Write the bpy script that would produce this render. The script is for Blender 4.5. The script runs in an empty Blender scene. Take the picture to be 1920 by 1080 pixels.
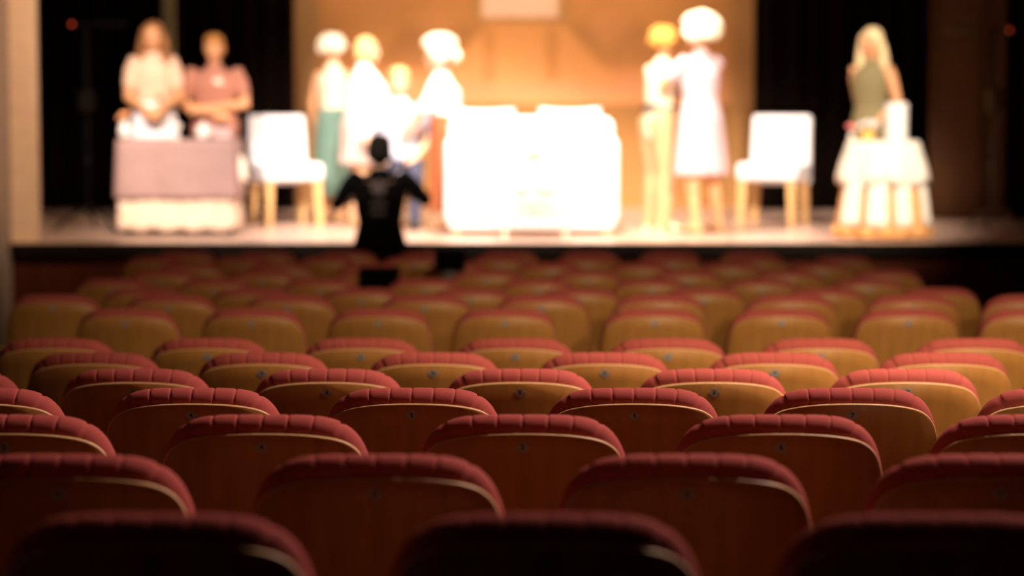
import bpy, bmesh, math, random
from mathutils import Vector, Matrix, Quaternion
random.seed(7)
S = bpy.context.scene
COL = S.collection
PI = math.pi

# ------------------------------------------------------------------ camera
FPX = 4533.0
CZ = 1.96
PITCH = math.atan(360.0 / FPX)
cd = bpy.data.cameras.new('camera')
cam = bpy.data.objects.new('camera', cd)
COL.objects.link(cam)
cam.location = (0, 0, CZ)
cam.rotation_euler = (PI / 2 - PITCH, 0, 0)
cd.sensor_width = 36.0
cd.lens = FPX * 36.0 / 1920.0
cd.clip_start = 0.1
cd.clip_end = 200
cd.dof.use_dof = True
cd.dof.focus_distance = 5.95
cd.dof.aperture_fstop = 2.0
S.camera = cam

def at(px, py, d):
    """point seen at pixel (px, py) of the 1920x1080 frame at axis depth d"""
    a = (px - 960.0) / FPX * d
    b = (540.0 - py) / FPX * d
    y = d * math.cos(PITCH) + b * math.sin(PITCH)
    z = CZ - d * math.sin(PITCH) + b * math.cos(PITCH)
    return Vector((a, y, z))

# ------------------------------------------------------------------ world, lights, exposure
S.view_settings.view_transform = 'Standard'
S.view_settings.look = 'None'
S.view_settings.exposure = 0.0
S.view_settings.gamma = 1.0
S.view_settings.use_curve_mapping = False
S.cycles.use_denoising = True
S.cycles.max_bounces = 6
S.cycles.sample_clamp_indirect = 4.0
W = bpy.data.worlds.new('world')
S.world = W
W.use_nodes = True
W.node_tree.nodes['Background'].inputs[0].default_value = (1.0, 0.35, 0.12, 1)
W.node_tree.nodes['Background'].inputs[1].default_value = 0.0

def lamp(name, kind, loc, target, power, color, size=0.3, angle=60, blend=0.5):
    l = bpy.data.lights.new(name, kind)
    o = bpy.data.objects.new(name, l)
    COL.objects.link(o)
    o.location = loc
    o.rotation_euler = (Vector(target) - Vector(loc)).to_track_quat('-Z', 'Y').to_euler()
    l.energy = power
    l.color = color
    if kind == 'SPOT':
        l.spot_size = math.radians(angle)
        l.spot_blend = blend
        l.shadow_soft_size = size
    elif kind == 'AREA':
        l.size = size
    else:
        l.shadow_soft_size = size
    return o

WARM = (1.0, 0.66, 0.36)
# front-of-house spots aimed at the stage
lamp('front_spot_left', 'SPOT', (-3.0, 11.5, 6.0), (-1.5, 20.3, 1.3), 6000, (1, .80, .68), .15, 27, .6)
lamp('front_spot_center', 'SPOT', (0.2, 11.0, 6.2), (-0.1, 20.3, 1.3), 6200, (1, .86, .72), .15, 24, .6)
lamp('front_spot_right', 'SPOT', (3.4, 11.5, 6.0), (1.9, 20.0, 1.3), 6800, (1, .80, .62), .15, 25, .6)
# overhead stage lamps
lamp('stage_top_lamp', 'SPOT', (0.3, 17.8, 5.6), (0.3, 20.4, .85), 2600, (1, .80, .64), .2, 75, .7)
lamp('backdrop_lamp', 'SPOT', (0.0, 20.6, 5.6), (0.0, 24.0, 3.7), 900, (1, .76, .50), .3, 80, .9)
# auditorium lamps past the overhang above the camera, and unseen fills added among them
lamp('house_lamp', 'SPOT', (2.0, 5.9, 4.4), (.9, 9.3, .9), 760, (1, .72, .44), .22, 80, 1.0)
lamp('seat_back_fill', 'SPOT', (2.4, -1.6, 3.9), (1.4, 10.6, 1.0), 1300, (1, .74, .44), .12, 19, 1.0)  # added fill, no real fixture: low beam to brighten the wooden seat backs
lamp('far_row_fill', 'SPOT', (0.2, 10.6, 5.0), (-0.8, 14.9, .8), 45, (1, .42, .14), .2, 52, .9)  # added fill, stands in for stage light spilling onto the far rows
lamp('house_front_lamp', 'SPOT', (2.6, 7.0, 5.1), (0.2, 5.5, .9), 1000, (1, .66, .56), .12, 66, 1.0)
lamp('house_side_lamp', 'SPOT', (5.0, 7.4, 3.2), (0.0, 6.0, 1.1), 200, (1, .64, .52), .12, 80, .9)
lamp('amber_bounce_fill', 'SPOT', (0.8, 4.5, 4.6), (0.4, 6.6, .9), 9, (1, .36, .08), .3, 110, .9)  # added fill, stands in for red light bounced off the cushions
lamp('pilaster_lamp', 'SPOT', (-1.8, 14.5, 5.2), (-3.7, 18.5, 2.1), 1500, (1, .70, .45), .2, 38, .8)

# ------------------------------------------------------------------ materials
def mat(name, col, rough=.6, metal=0.0, noise=0.0, scale=30.0, bump=0.0, kind=None, emit=None, sheen=0.0, alpha=None, spec=0.5, trans=0.0):
    m = bpy.data.materials.new(name)
    m.use_nodes = True
    nt = m.node_tree
    b = nt.nodes['Principled BSDF']
    b.inputs['Base Color'].default_value = (*col, 1)
    b.inputs['Roughness'].default_value = rough
    b.inputs['Metallic'].default_value = metal
    b.inputs['Specular IOR Level'].default_value = spec
    if sheen:
        b.inputs['Sheen Weight'].default_value = sheen
    if trans:
        b.inputs['Transmission Weight'].default_value = trans
    if alpha is not None:
        b.inputs['Alpha'].default_value = alpha
    if emit:
        b.inputs['Emission Color'].default_value = (*col, 1)
        b.inputs['Emission Strength'].default_value = emit
    tc = nt.nodes.new('ShaderNodeTexCoord')
    src = tc.outputs['Object']
    if kind == 'wood':
        mp = nt.nodes.new('ShaderNodeMapping')
        mp.inputs['Scale'].default_value = (1.0, 1.0, 0.12)
        nt.links.new(src, mp.inputs['Vector'])
        src = mp.outputs['Vector']
    if noise or bump:
        n = nt.nodes.new('ShaderNodeTexNoise')
        n.inputs['Scale'].default_value = scale
        n.inputs['Detail'].default_value = 6
        nt.links.new(src, n.inputs['Vector'])
        if noise:
            r = nt.nodes.new('ShaderNodeValToRGB')
            r.color_ramp.elements[0].position = .3
            r.color_ramp.elements[1].position = .7
            r.color_ramp.elements[0].color = (*[c * (1 - noise) for c in col], 1)
            r.color_ramp.elements[1].color = (*[min(1, c * (1 + noise)) for c in col], 1)
            nt.links.new(n.outputs['Fac'], r.inputs['Fac'])
            nt.links.new(r.outputs['Color'], b.inputs['Base Color'])
        if bump:
            bp = nt.nodes.new('ShaderNodeBump')
            bp.inputs['Strength'].default_value = bump
            bp.inputs['Distance'].default_value = .002
            nt.links.new(n.outputs['Fac'], bp.inputs['Height'])
            nt.links.new(bp.outputs['Normal'], b.inputs['Normal'])
    return m

M = {}
M['ply'] = mat('maple_plywood', (.50, .235, .062), .42, noise=.14, scale=22, kind='wood')
M['ply_edge'] = mat('plywood_edge', (.72, .50, .24), .45, noise=.1, scale=60)
M['coral'] = mat('coral_fabric', (.49, .112, .098), .85, noise=.08, scale=600, bump=.18, spec=.12)
M['plate'] = mat('brushed_plate', (.42, .43, .50), .5, metal=.0, noise=.1, scale=200)
M['ink'] = mat('black_ink', (.01, .01, .012), .6)
M['steel'] = mat('dark_steel', (.03, .028, .026), .45, metal=.6, noise=.1)
M['carpet'] = mat('dark_carpet', (.030, .009, .006), .95, noise=.3, scale=120, bump=.5, spec=.1)
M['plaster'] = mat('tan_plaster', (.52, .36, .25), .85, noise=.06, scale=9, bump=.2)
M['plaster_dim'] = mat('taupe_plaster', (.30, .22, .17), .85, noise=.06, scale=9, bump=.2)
M['ceiling'] = mat('dark_ceiling', (.02, .016, .014), .9, noise=.1)
M['stagefloor'] = mat('pale_stage_boards', (.62, .43, .35), .30, noise=.08, scale=5)
M['fascia'] = mat('black_fascia', (.006, .004, .003), .95, spec=.05, noise=.2, scale=14)
M['fascia_wood'] = mat('stained_red_boards', (.04, .009, .004), .9, spec=.05, noise=.2, scale=10, kind='wood')
M['drape'] = mat('black_velour', (.006, .003, .002), .95, noise=.2, scale=50, spec=.05)
M['brown_flat'] = mat('brown_canvas', (.13, .055, .018), .8, noise=.15, scale=8)
M['white_uph'] = mat('white_upholstery', (.80, .79, .85), .85, noise=.03, scale=50, bump=.2)
M['ivory'] = mat('ivory_cotton', (.86, .81, .70), .85, noise=.03, scale=50, bump=.2)
M['leg_wood'] = mat('beech_leg', (.66, .40, .17), .5, noise=.1, scale=20, kind='wood')
M['mauve'] = mat('mauve_satin', (.32, .205, .195), .6, noise=.06, scale=7)
M['frill'] = mat('ivory_lace', (.74, .58, .46), .85, noise=.15, scale=40)
M['chiffon'] = mat('amber_chiffon', (.72, .36, .12), .7, noise=.1, scale=12)
M['paper_white'] = mat('white_ceramic', (.85, .82, .80), .35, noise=.02)
M['pink'] = mat('pink_petal', (.75, .20, .20), .7, noise=.1)
M['peach'] = mat('peach_petal', (.85, .38, .18), .7, noise=.1)
M['green'] = mat('leaf_green', (.06, .16, .02), .6, noise=.2)
M['yellow'] = mat('golden_lid', (.80, .50, .10), .4, noise=.05)
M['glassy'] = mat('frosted_jar', (.85, .74, .55), .2, noise=.03)
M['black'] = mat('black_plastic', (.010, .009, .009), .5, noise=.1)
M['grey'] = mat('grey_plastic', (.16, .15, .15), .5, noise=.1)
M['boom_shaded'] = mat('shaded_stand', (.005, .0035, .002), .9, spec=.1)  # shaded copy of the stand colour: left stand's shade put into the albedo
M['led'] = mat('red_indicator', (1.0, .10, .04), .5, emit=.6)
M['post'] = mat('pale_green_post', (.42, .42, .24), .7, noise=.1)
M['boom'] = mat('lit_stand', (.085, .055, .025), .5, noise=.1)  # lit copy of the stand colour, lightened for the right stand
SK = {'a': mat('warm_skin', (.66, .33, .16), .55, noise=.04, scale=20), 'b': mat('fair_skin', (.76, .47, .29), .55, noise=.04, scale=20),
      'c': mat('dark_lit_skin', (.35, .2, .13), .6, noise=.04, scale=20)}
def cloth(name, c, n=.05, s=14):
    return mat(name, c, .85, noise=n, scale=s, bump=.2)
HAIR = {'brown': cloth('brown_hair', (.26, .11, .035), .4, 12), 'auburn': cloth('auburn_hair', (.42, .18, .04), .2, 60), 'ginger': cloth('ginger_hair', (.52, .24, .045), .2, 60),
        'blond': cloth('blond_hair', (.80, .62, .36), .15, 60), 'platinum': cloth('platinum_hair', (.86, .76, .58), .1, 60),
        'dark': mat('black_hair', (.008, .006, .005), .9, spec=.05, noise=.2, scale=60), 'honey': cloth('honey_hair', (.74, .46, .20), .2, 60)}
C_PINK = mat('pale_pink_linen', (.62, .44, .44), .85, noise=.05)
M['eye'] = mat('eye_white', (.7, .68, .65), .3)
M['lip'] = mat('lip_red', (.45, .10, .07), .5)

# ------------------------------------------------------------------ mesh helpers
def finish(name, bm, m, parent=None, smooth=False, loc=None):
    me = bpy.data.meshes.new(name)
    bmesh.ops.recalc_face_normals(bm, faces=bm.faces[:])
    bm.to_mesh(me)
    bm.free()
    if smooth:
        for p in me.polygons:
            p.use_smooth = True
    for x in (m if isinstance(m, (list, tuple)) else [m]):
        me.materials.append(x)
    o = bpy.data.objects.new(name, me)
    COL.objects.link(o)
    if parent:
        o.parent = parent
    if loc is not None:
        o.location = loc
    return o

def root(name, label, cat, loc=(0, 0, 0), rz=0, group=None):
    o = bpy.data.objects.new(name, None)
    COL.objects.link(o)
    o.empty_display_size = .1
    o.location = loc
    o.rotation_euler = (0, 0, rz)
    tag(o, label, cat, group)
    return o

def tag(o, label, cat, group=None, kind=None):
    o['label'] = label
    o['category'] = cat
    if group: o['group'] = group
    if kind: o['kind'] = kind
    return o

def struct(o):
    o['kind'] = 'structure'
    return o

def box(bm, c, s, bev=0.0, rz=0, seg=2, rx=0):
    r = bmesh.ops.create_cube(bm, size=1)
    vs = r['verts']
    bmesh.ops.scale(bm, vec=s, verts=vs)
    if bev:
        es = list({e for v in vs for e in v.link_edges})
        r2 = bmesh.ops.bevel(bm, geom=es, offset=bev, segments=seg, affect='EDGES', profile=.5)
        vs = list({v for f in r2['faces'] for v in f.verts} | {v for v in vs if v.is_valid})
    mtx = Matrix.Translation(c) @ Matrix.Rotation(rz, 4, 'Z') @ Matrix.Rotation(rx, 4, 'X')
    bmesh.ops.transform(bm, matrix=mtx, verts=vs)
    return vs

def ring_loft(bm, rings, cap=True):
    vr = [[bm.verts.new(p) for p in r] for r in rings]
    n = len(vr[0])
    for a, b in zip(vr[:-1], vr[1:]):
        for i in range(n):
            j = (i + 1) % n
            bm.faces.new((a[i], a[j], b[j], b[i]))
    if cap:
        bm.faces.new(vr[0][::-1])
        bm.faces.new(vr[-1])

def tube(bm, pts, rad, n=10, side=None, flat=None):
    """loft through pts; rad: list of radii or (rx, ry); side: reference x direction"""
    pts = [Vector(p) for p in pts]
    rings = []
    ref = Vector(side) if side else None
    for i, p in enumerate(pts):
        if i == 0: t = pts[1] - pts[0]
        elif i == len(pts) - 1: t = pts[-1] - pts[-2]
        else: t = (pts[i + 1] - pts[i]).normalized() + (pts[i] - pts[i - 1]).normalized()
        t.normalize()
        if ref is None:
            ref = t.orthogonal()
        x = (ref - t * ref.dot(t))
        if x.length < 1e-4: x = t.orthogonal()
        x.normalize()
        y = t.cross(x)
        r = rad[i] if isinstance(rad, (list, tuple)) else rad
        rx, ry = r if isinstance(r, (list, tuple)) else (r, r)
        rings.append([p + x * math.cos(2 * PI * k / n) * rx + y * math.sin(2 * PI * k / n) * ry for k in range(n)])
    ring_loft(bm, rings)

def limb(bm, pts, rad, n=12, side=None, sub=3):
    """tube with interpolated, rounded ends so that it tapers smoothly"""
    P = [Vector(p) for p in pts]
    R = [r if isinstance(r, (list, tuple)) else (r, r) for r in rad]
    pp, rr = [], []
    for i in range(len(P) - 1):
        for k in range(sub):
            t = k / sub
            pp.append(P[i].lerp(P[i + 1], t))
            rr.append((R[i][0] * (1 - t) + R[i + 1][0] * t, R[i][1] * (1 - t) + R[i + 1][1] * t))
    pp.append(P[-1]); rr.append(R[-1])
    # rounded ends
    d0 = (pp[0] - pp[1]).normalized(); d1 = (pp[-1] - pp[-2]).normalized()
    r0 = min(rr[0]); r1 = min(rr[-1])
    pre = [(pp[0] + d0 * r0 * math.sin(a), tuple(q * math.cos(a) for q in rr[0])) for a in (1.35, .9, .45)]
    post = [(pp[-1] + d1 * r1 * math.sin(a), tuple(q * math.cos(a) for q in rr[-1])) for a in (.45, .9, 1.35)]
    pp = [p for p, _ in pre] + pp + [p for p, _ in post]
    rr = [r for _, r in pre] + rr + [r for _, r in post]
    tube(bm, pp, rr, n, side)

def lathe(bm, prof, c=(0, 0, 0), n=24, fn=None):
    c = Vector(c)
    rings = []
    for r, z in prof:
        ring = []
        for k in range(n):
            a = 2 * PI * k / n
            q = r * (fn(a, z) if fn else 1)
            ring.append(c + Vector((q * math.cos(a), q * math.sin(a), z)))
        rings.append(ring)
    ring_loft(bm, rings)

def ell(bm, c, r, n=16, rot=None):
    res = bmesh.ops.create_uvsphere(bm, u_segments=n, v_segments=max(8, n // 2 + 2), radius=1)
    m = Matrix.Translation(c)
    if rot is not None: m = m @ rot.to_matrix().to_4x4()
    m = m @ Matrix.Diagonal((*r, 1))
    bmesh.ops.transform(bm, matrix=m, verts=res['verts'])
    return res['verts']

def interp(tab, x):
    if x <= tab[0][0]: return tab[0][1]
    for (a, b), (c, d) in zip(tab[:-1], tab[1:]):
        if x <= c:
            return b + (d - b) * (x - a) / (c - a)
    return tab[-1][1]

# ------------------------------------------------------------------ rows of seats: depth, top pixel, centres
ROWS = [
    ('A', 3.36, 985, [275, 1022, 1770]),
    ('B', 4.215, 868, [106, 702, 1290, 1880]),
    ('C', 5.11, 790, [5, 489, 980, 1466, 1955]),
    ('D', 6.03, 737.5, [-55, 357, 771, 1190, 1600, 2010]),
    ('E', 6.88, 700, [-117, 247, 612, 975, 1340, 1703, 2067]),
    ('F', 7.77, 668, [170, 490, 812, 1134, 1454, 1776]),
    ('G', 8.64, 640.5, [97, 388, 676, 966, 1253, 1540, 1832]),
    ('H', 10.50, 583, [233, 470, 709, 946, 1228, 1467, 1705, 1943]),
    ('I', 11.38, 557, [97, 315, 540, 796, 1015, 1237, 1486, 1715, 1937]),
    ('J', 12.26, 544, [268, 473, 678, 882, 1086, 1320, 1550, 1762]),
    ('K', 13.15, 526, [210, 400, 600, 798, 1010, 1222, 1430, 1632]),
    ('L', 14.03, 510, [300, 490, 690, 912, 1100, 1290, 1480, 1665]),
    ('M', 14.92, 496, [352, 520, 690, 860, 1032, 1205, 1375, 1545]),
    ('N', 15.80, 484, [290, 450, 612, 774, 936, 1098, 1260, 1422, 1584]),
    ('O', 16.69, 474, [345, 497, 649, 801, 953, 1105, 1257, 1409]),
]
BACK_H = 0.88
prof = []
for nm, d, ty, xs in ROWS:
    p = at(960, ty, d)
    prof.append((p.y, p.z - BACK_H))
STAGE_Z = at(960, 455, 18.3).z
STAGE_Y = at(960, 455, 18.3).y
FLOOR_END = prof[-1][1]
def floor_z(y): return interp(prof, y)

# ------------------------------------------------------------------ structure
XL, XR = at(20, 300, 18.3).x, 5.2
bm = bmesh.new()
ys = [-3.0, prof[0][0] - 1.0] + [p[0] for p in prof] + [STAGE_Y + .3]
zs = [prof[0][1] + .1, prof[0][1] + .05] + [p[1] for p in prof] + [FLOOR_END]
prev = None
for y, z in zip(ys, zs):
    a, b = bm.verts.new((XL - .3, y, z - .0)), bm.verts.new((XR + .3, y, z))
    c, d_ = bm.verts.new((XR + .3, y, z - .25)), bm.verts.new((XL - .3, y, z - .25))
    cur = (a, b, c, d_)
    if prev:
        for i in range(4):
            j = (i + 1) % 4
            bm.faces.new((prev[i], prev[j], cur[j], cur[i]))
    else: bm.faces.new(cur)
    prev = cur
bm.faces.new(prev)
struct(finish('floor', bm, M['carpet']))

def sbox(name, lo, hi, m, bev=0):
    bm = bmesh.new()
    box(bm, [(a + b) / 2 for a, b in zip(lo, hi)], [b - a for a, b in zip(lo, hi)], bev)
    return struct(finish(name, bm, m))

PY = STAGE_Y
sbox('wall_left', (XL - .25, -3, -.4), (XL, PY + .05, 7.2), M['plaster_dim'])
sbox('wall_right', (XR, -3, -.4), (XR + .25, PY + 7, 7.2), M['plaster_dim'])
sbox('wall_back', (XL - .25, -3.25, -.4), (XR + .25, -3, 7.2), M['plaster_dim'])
sbox('ceiling', (XL - .25, -3.25, 7.2), (XR + .25, PY + 7.3, 7.4), M['ceiling'])
XP = at(76, 300, 18.4).x
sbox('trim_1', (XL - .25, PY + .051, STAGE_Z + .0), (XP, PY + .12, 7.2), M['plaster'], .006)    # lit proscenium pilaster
sbox('wall_stage_left', (XL - 1.2, PY + .46, -.2), (XL - .95, PY + 7, 7.2), M['drape'])
sbox('wall_stage_back', (XL - 1.2, PY + 7.0, -.2), (XR + .25, PY + 7.25, 7.2), M['drape'])
# stage platform: boards, nosing, fascia
sbox('stage_boards', (XL - .94, PY, STAGE_Z - .10), (XR, PY + 6.99, STAGE_Z), M['stagefloor'])
sbox('trim_2', (XL - .24, PY - .04, STAGE_Z - .10), (XR, PY - .001, STAGE_Z - .002), M['fascia'], .004)
sbox('wall_stage_front', (XL, PY + .02, FLOOR_END - .1), (XR, PY + .12, STAGE_Z - .101), M['fascia_wood'])

# painted backdrop: paint colours computed on a grid
DB = 24.1
b0, b1 = at(552, 388, DB), at(1411, 388, DB)
bx0, bx1, by = b0.x, b1.x, b0.y
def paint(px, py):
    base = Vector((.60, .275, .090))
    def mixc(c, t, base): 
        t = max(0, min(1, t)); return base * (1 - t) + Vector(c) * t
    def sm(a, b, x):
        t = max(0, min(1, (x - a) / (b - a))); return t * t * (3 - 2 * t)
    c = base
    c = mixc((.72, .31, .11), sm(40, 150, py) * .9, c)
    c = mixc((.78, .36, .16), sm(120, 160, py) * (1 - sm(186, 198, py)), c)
    c = mixc((.37, .18, .052), sm(188, 202, py), c)  # lower brown part, painted darker than its own tone to offset low front spots
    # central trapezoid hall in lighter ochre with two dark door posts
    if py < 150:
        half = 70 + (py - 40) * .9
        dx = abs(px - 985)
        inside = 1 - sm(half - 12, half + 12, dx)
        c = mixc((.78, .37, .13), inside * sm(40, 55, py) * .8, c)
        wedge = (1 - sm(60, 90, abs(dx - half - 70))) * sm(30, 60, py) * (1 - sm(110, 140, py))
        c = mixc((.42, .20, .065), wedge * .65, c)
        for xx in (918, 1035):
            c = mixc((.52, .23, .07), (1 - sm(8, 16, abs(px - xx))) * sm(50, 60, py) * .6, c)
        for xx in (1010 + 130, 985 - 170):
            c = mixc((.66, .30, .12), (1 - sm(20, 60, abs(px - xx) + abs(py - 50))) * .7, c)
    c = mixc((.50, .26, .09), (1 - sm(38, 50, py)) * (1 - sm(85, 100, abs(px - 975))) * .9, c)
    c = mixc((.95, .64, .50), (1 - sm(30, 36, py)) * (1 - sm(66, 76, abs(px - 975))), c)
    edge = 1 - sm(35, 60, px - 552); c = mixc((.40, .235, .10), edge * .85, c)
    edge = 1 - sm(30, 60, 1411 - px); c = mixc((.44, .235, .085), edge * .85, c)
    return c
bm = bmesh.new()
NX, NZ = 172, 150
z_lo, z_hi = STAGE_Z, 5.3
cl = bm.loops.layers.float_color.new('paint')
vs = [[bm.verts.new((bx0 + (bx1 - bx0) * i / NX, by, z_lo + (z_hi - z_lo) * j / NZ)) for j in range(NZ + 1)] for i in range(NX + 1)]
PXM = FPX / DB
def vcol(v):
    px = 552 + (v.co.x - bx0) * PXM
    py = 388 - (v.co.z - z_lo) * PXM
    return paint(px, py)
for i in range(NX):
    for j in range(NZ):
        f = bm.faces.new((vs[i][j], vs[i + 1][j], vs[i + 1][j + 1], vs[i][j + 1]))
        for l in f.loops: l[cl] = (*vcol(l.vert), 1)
r = bmesh.ops.extrude_face_region(bm, geom=bm.faces[:])
bmesh.ops.translate(bm, vec=(0, .02, 0), verts=[g for g in r['geom'] if isinstance(g, bmesh.types.BMVert)])
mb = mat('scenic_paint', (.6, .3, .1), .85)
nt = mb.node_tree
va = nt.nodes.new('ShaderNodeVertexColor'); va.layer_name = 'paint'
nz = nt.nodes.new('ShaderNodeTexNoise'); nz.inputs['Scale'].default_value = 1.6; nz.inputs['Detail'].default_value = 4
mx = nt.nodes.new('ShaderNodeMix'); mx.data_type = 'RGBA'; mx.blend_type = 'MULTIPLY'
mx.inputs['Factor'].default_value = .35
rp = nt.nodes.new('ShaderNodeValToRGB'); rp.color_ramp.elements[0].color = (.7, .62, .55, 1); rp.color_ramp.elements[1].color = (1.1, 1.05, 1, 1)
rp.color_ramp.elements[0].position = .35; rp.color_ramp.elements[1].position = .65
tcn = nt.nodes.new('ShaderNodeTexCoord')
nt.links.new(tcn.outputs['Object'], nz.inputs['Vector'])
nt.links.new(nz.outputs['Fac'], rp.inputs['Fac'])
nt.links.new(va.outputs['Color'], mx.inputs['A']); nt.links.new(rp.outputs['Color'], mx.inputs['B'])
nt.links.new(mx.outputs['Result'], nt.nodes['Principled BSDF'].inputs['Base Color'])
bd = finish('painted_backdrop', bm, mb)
tag(bd, 'orange and tan painted hall backdrop at the back of the stage', 'backdrop')

def curtain(name, x0, x1, y, z0, z1, m, label, amp=.05, wl=.22):
    bm = bmesh.new()
    n = max(8, int((x1 - x0) / .03))
    rows = []
    for j in range(9):
        z = z0 + (z1 - z0) * j / 8
        rows.append([(x0 + (x1 - x0) * i / n, y + amp * math.sin(2 * PI * i * (x1 - x0) / n / wl + .6 * math.sin(i * .37)) * (1 - .15 * j / 8), z) for i in range(n + 1)])
    g = [[bm.verts.new(p) for p in r_] for r_ in rows]
    for a, b in zip(g[:-1], g[1:]):
        for i in range(n): bm.faces.new((a[i], a[i + 1], b[i + 1], b[i]))
    o = finish(name, bm, m, smooth=True)
    md = o.modifiers.new('thick', 'SOLIDIFY'); md.thickness = .008
    return tag(o, label, 'curtain', 'dark drapes around the stage')
def px_x(px, d): return (px - 960) / FPX * d
DC = 23.6
yc = at(960, 300, DC).y
curtain('stage_curtain', px_x(-60, DC), px_x(300, DC), yc, STAGE_Z + .01, 5.6, M['drape'], 'black velour drape at far left of the stage, beside the pilaster')
curtain('stage_curtain', px_x(305, DC), px_x(556, DC), yc - .15, STAGE_Z + .01, 5.6, M['drape'], 'black velour drape behind the rose-shirted person, left of the painted backdrop')
curtain('stage_curtain', px_x(1411, DC), px_x(1600, DC), yc - .15, STAGE_Z + .01, 5.6, M['drape'], 'black velour drape behind the right white chair, beside the painted backdrop')
curtain('stage_curtain', px_x(1590, DC), px_x(1960, DC), yc, STAGE_Z + .01, 5.6, M['drape'], 'black velour drape behind the long-haired person at the right table')
DF = 21.6
curtain('stage_curtain', px_x(1742, DF), px_x(1885, DF), at(960, 300, DF).y, STAGE_Z + .01, 5.4, M['brown_flat'], 'dark brown hanging leg at right of the stage behind the lamp stand', .02, .5)
curtain('stage_curtain', px_x(1890, DF), px_x(2060, DF), at(960, 300, DF).y - .1, STAGE_Z + .01, 5.4, M['drape'], 'narrow black leg at the right edge of the picture')

# ------------------------------------------------------------------ theatre seat
REC = math.radians(10)
def bk(u, v, w):
    """back coordinates: u across, v up from the top edge, w towards the stage"""
    return Vector((u, w * math.cos(REC) - v * math.sin(REC), BACK_H + v * math.cos(REC) + w * math.sin(REC)))
CURV = .85
C_TOP = [(0, 0), (.03, -.0003), (.06, -.0012), (.085, -.0027), (.11, -.0055), (.135, -.0105), (.155, -.018), (.172, -.028), (.187, -.040), (.200, -.055), (.211, -.074), (.220, -.097), (.227, -.125), (.233, -.165), (.238, -.22), (.241, -.30), (.242, -.38)]
W_TOP = [(0, -.029), (.05, -.0305), (.10, -.0355), (.14, -.0435), (.165, -.0515), (.183, -.061), (.198, -.074), (.209, -.090), (.217, -.110), (.224, -.14), (.230, -.19), (.234, -.26), (.236, -.36), (.232, -.47), (.215, -.54), (.17, -.565), (0, -.57)]

def polyline_full(tab):
    left = [(-u, v) for u, v in tab[::-1] if u > 0]
    return left + list(tab)

def cushion_mesh():
    P = polyline_full(C_TOP)
    P = [Vector(p) for p in P]
    L = [0]
    for a, b in zip(P[:-1], P[1:]): L.append(L[-1] + (b - a).length)
    mid = L[len(P) // 2]
    def pt(s):
        s = max(0, min(L[-1], s))
        for i in range(len(L) - 1):
            if s <= L[i + 1] + 1e-9:
                t = (s - L[i]) / (L[i + 1] - L[i]); return P[i].lerp(P[i + 1], t)
        return P[-1]
    def spt(s):
        return (pt(s - .024) + pt(s - .012) * 2 + pt(s) * 3 + pt(s + .012) * 2 + pt(s + .024)) / 9
    half = L[-1] - mid
    seams = [-.170, -.1085, -.0545, 0, .0545, .1085, .170]
    marks = [-half] + seams + [half]
    ss = []
    for a, b in zip(marks[:-1], marks[1:]):
        n = 10 if (b - a) < .08 else 20
        for k in range(n):
            t = k / n
            t = t - .11 * math.sin(2 * PI * t) / 1.0 * (.9 if n == 10 else .5)
            ss.append(a + (b - a) * t)
    ss.append(half)
    bm = bmesh.new()
    cols = []
    r = .033
    T = .034
    for s in ss:
        p = spt(s + mid)
        t = (spt(s + mid + .010) - spt(s + mid - .010)).normalized()
        nrm = Vector((t.y, -t.x))       # inward
        if nrm.dot(Vector((0, -.2)) - p) < 0: nrm = -nrm
        ds = min(abs(s - q) for q in seams)
        seg = .0545 if abs(s) < .17 else .10
        g = .0030 * math.exp(-(ds / .0016) ** 2) + .0007 * (1 - min(1, ds / (seg * .5))) ** 4
        col = []
        for k in range(11):
            a = PI * k / 10
            ins = r * (1 - math.sin(a)) + g * math.sin(a)
            w = .010 + T * (1 - math.cos(a)) + g * math.cos(a)
            q = p + nrm * ins
            col.append((q, w))
        q0, w0 = col[-1]
        tgt = Vector((q0.x * .97, -.43))
        for k in range(1, 9):
            tt = k / 8
            q = q0.lerp(tgt, tt)
            col.append((q, w0 + .006 * math.sin(PI * min(1, tt * 1.6)) * (1 - tt) - tt * .012))
        q = col[-1][0]
        col.append((q, .010))
        cols.append([bm.verts.new(bk(q.x, q.y, w + CURV * q.x * q.x)) for q, w in col])
    for a, b in zip(cols[:-1], cols[1:]):
        for i in range(len(a) - 1):
            bm.faces.new((a[i], b[i], b[i + 1], a[i + 1]))
        bm.faces.new((a[-1], b[-1], b[0], a[0]))
    bm.faces.new(cols[0][::-1]); bm.faces.new(cols[-1])
    return bm

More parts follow.
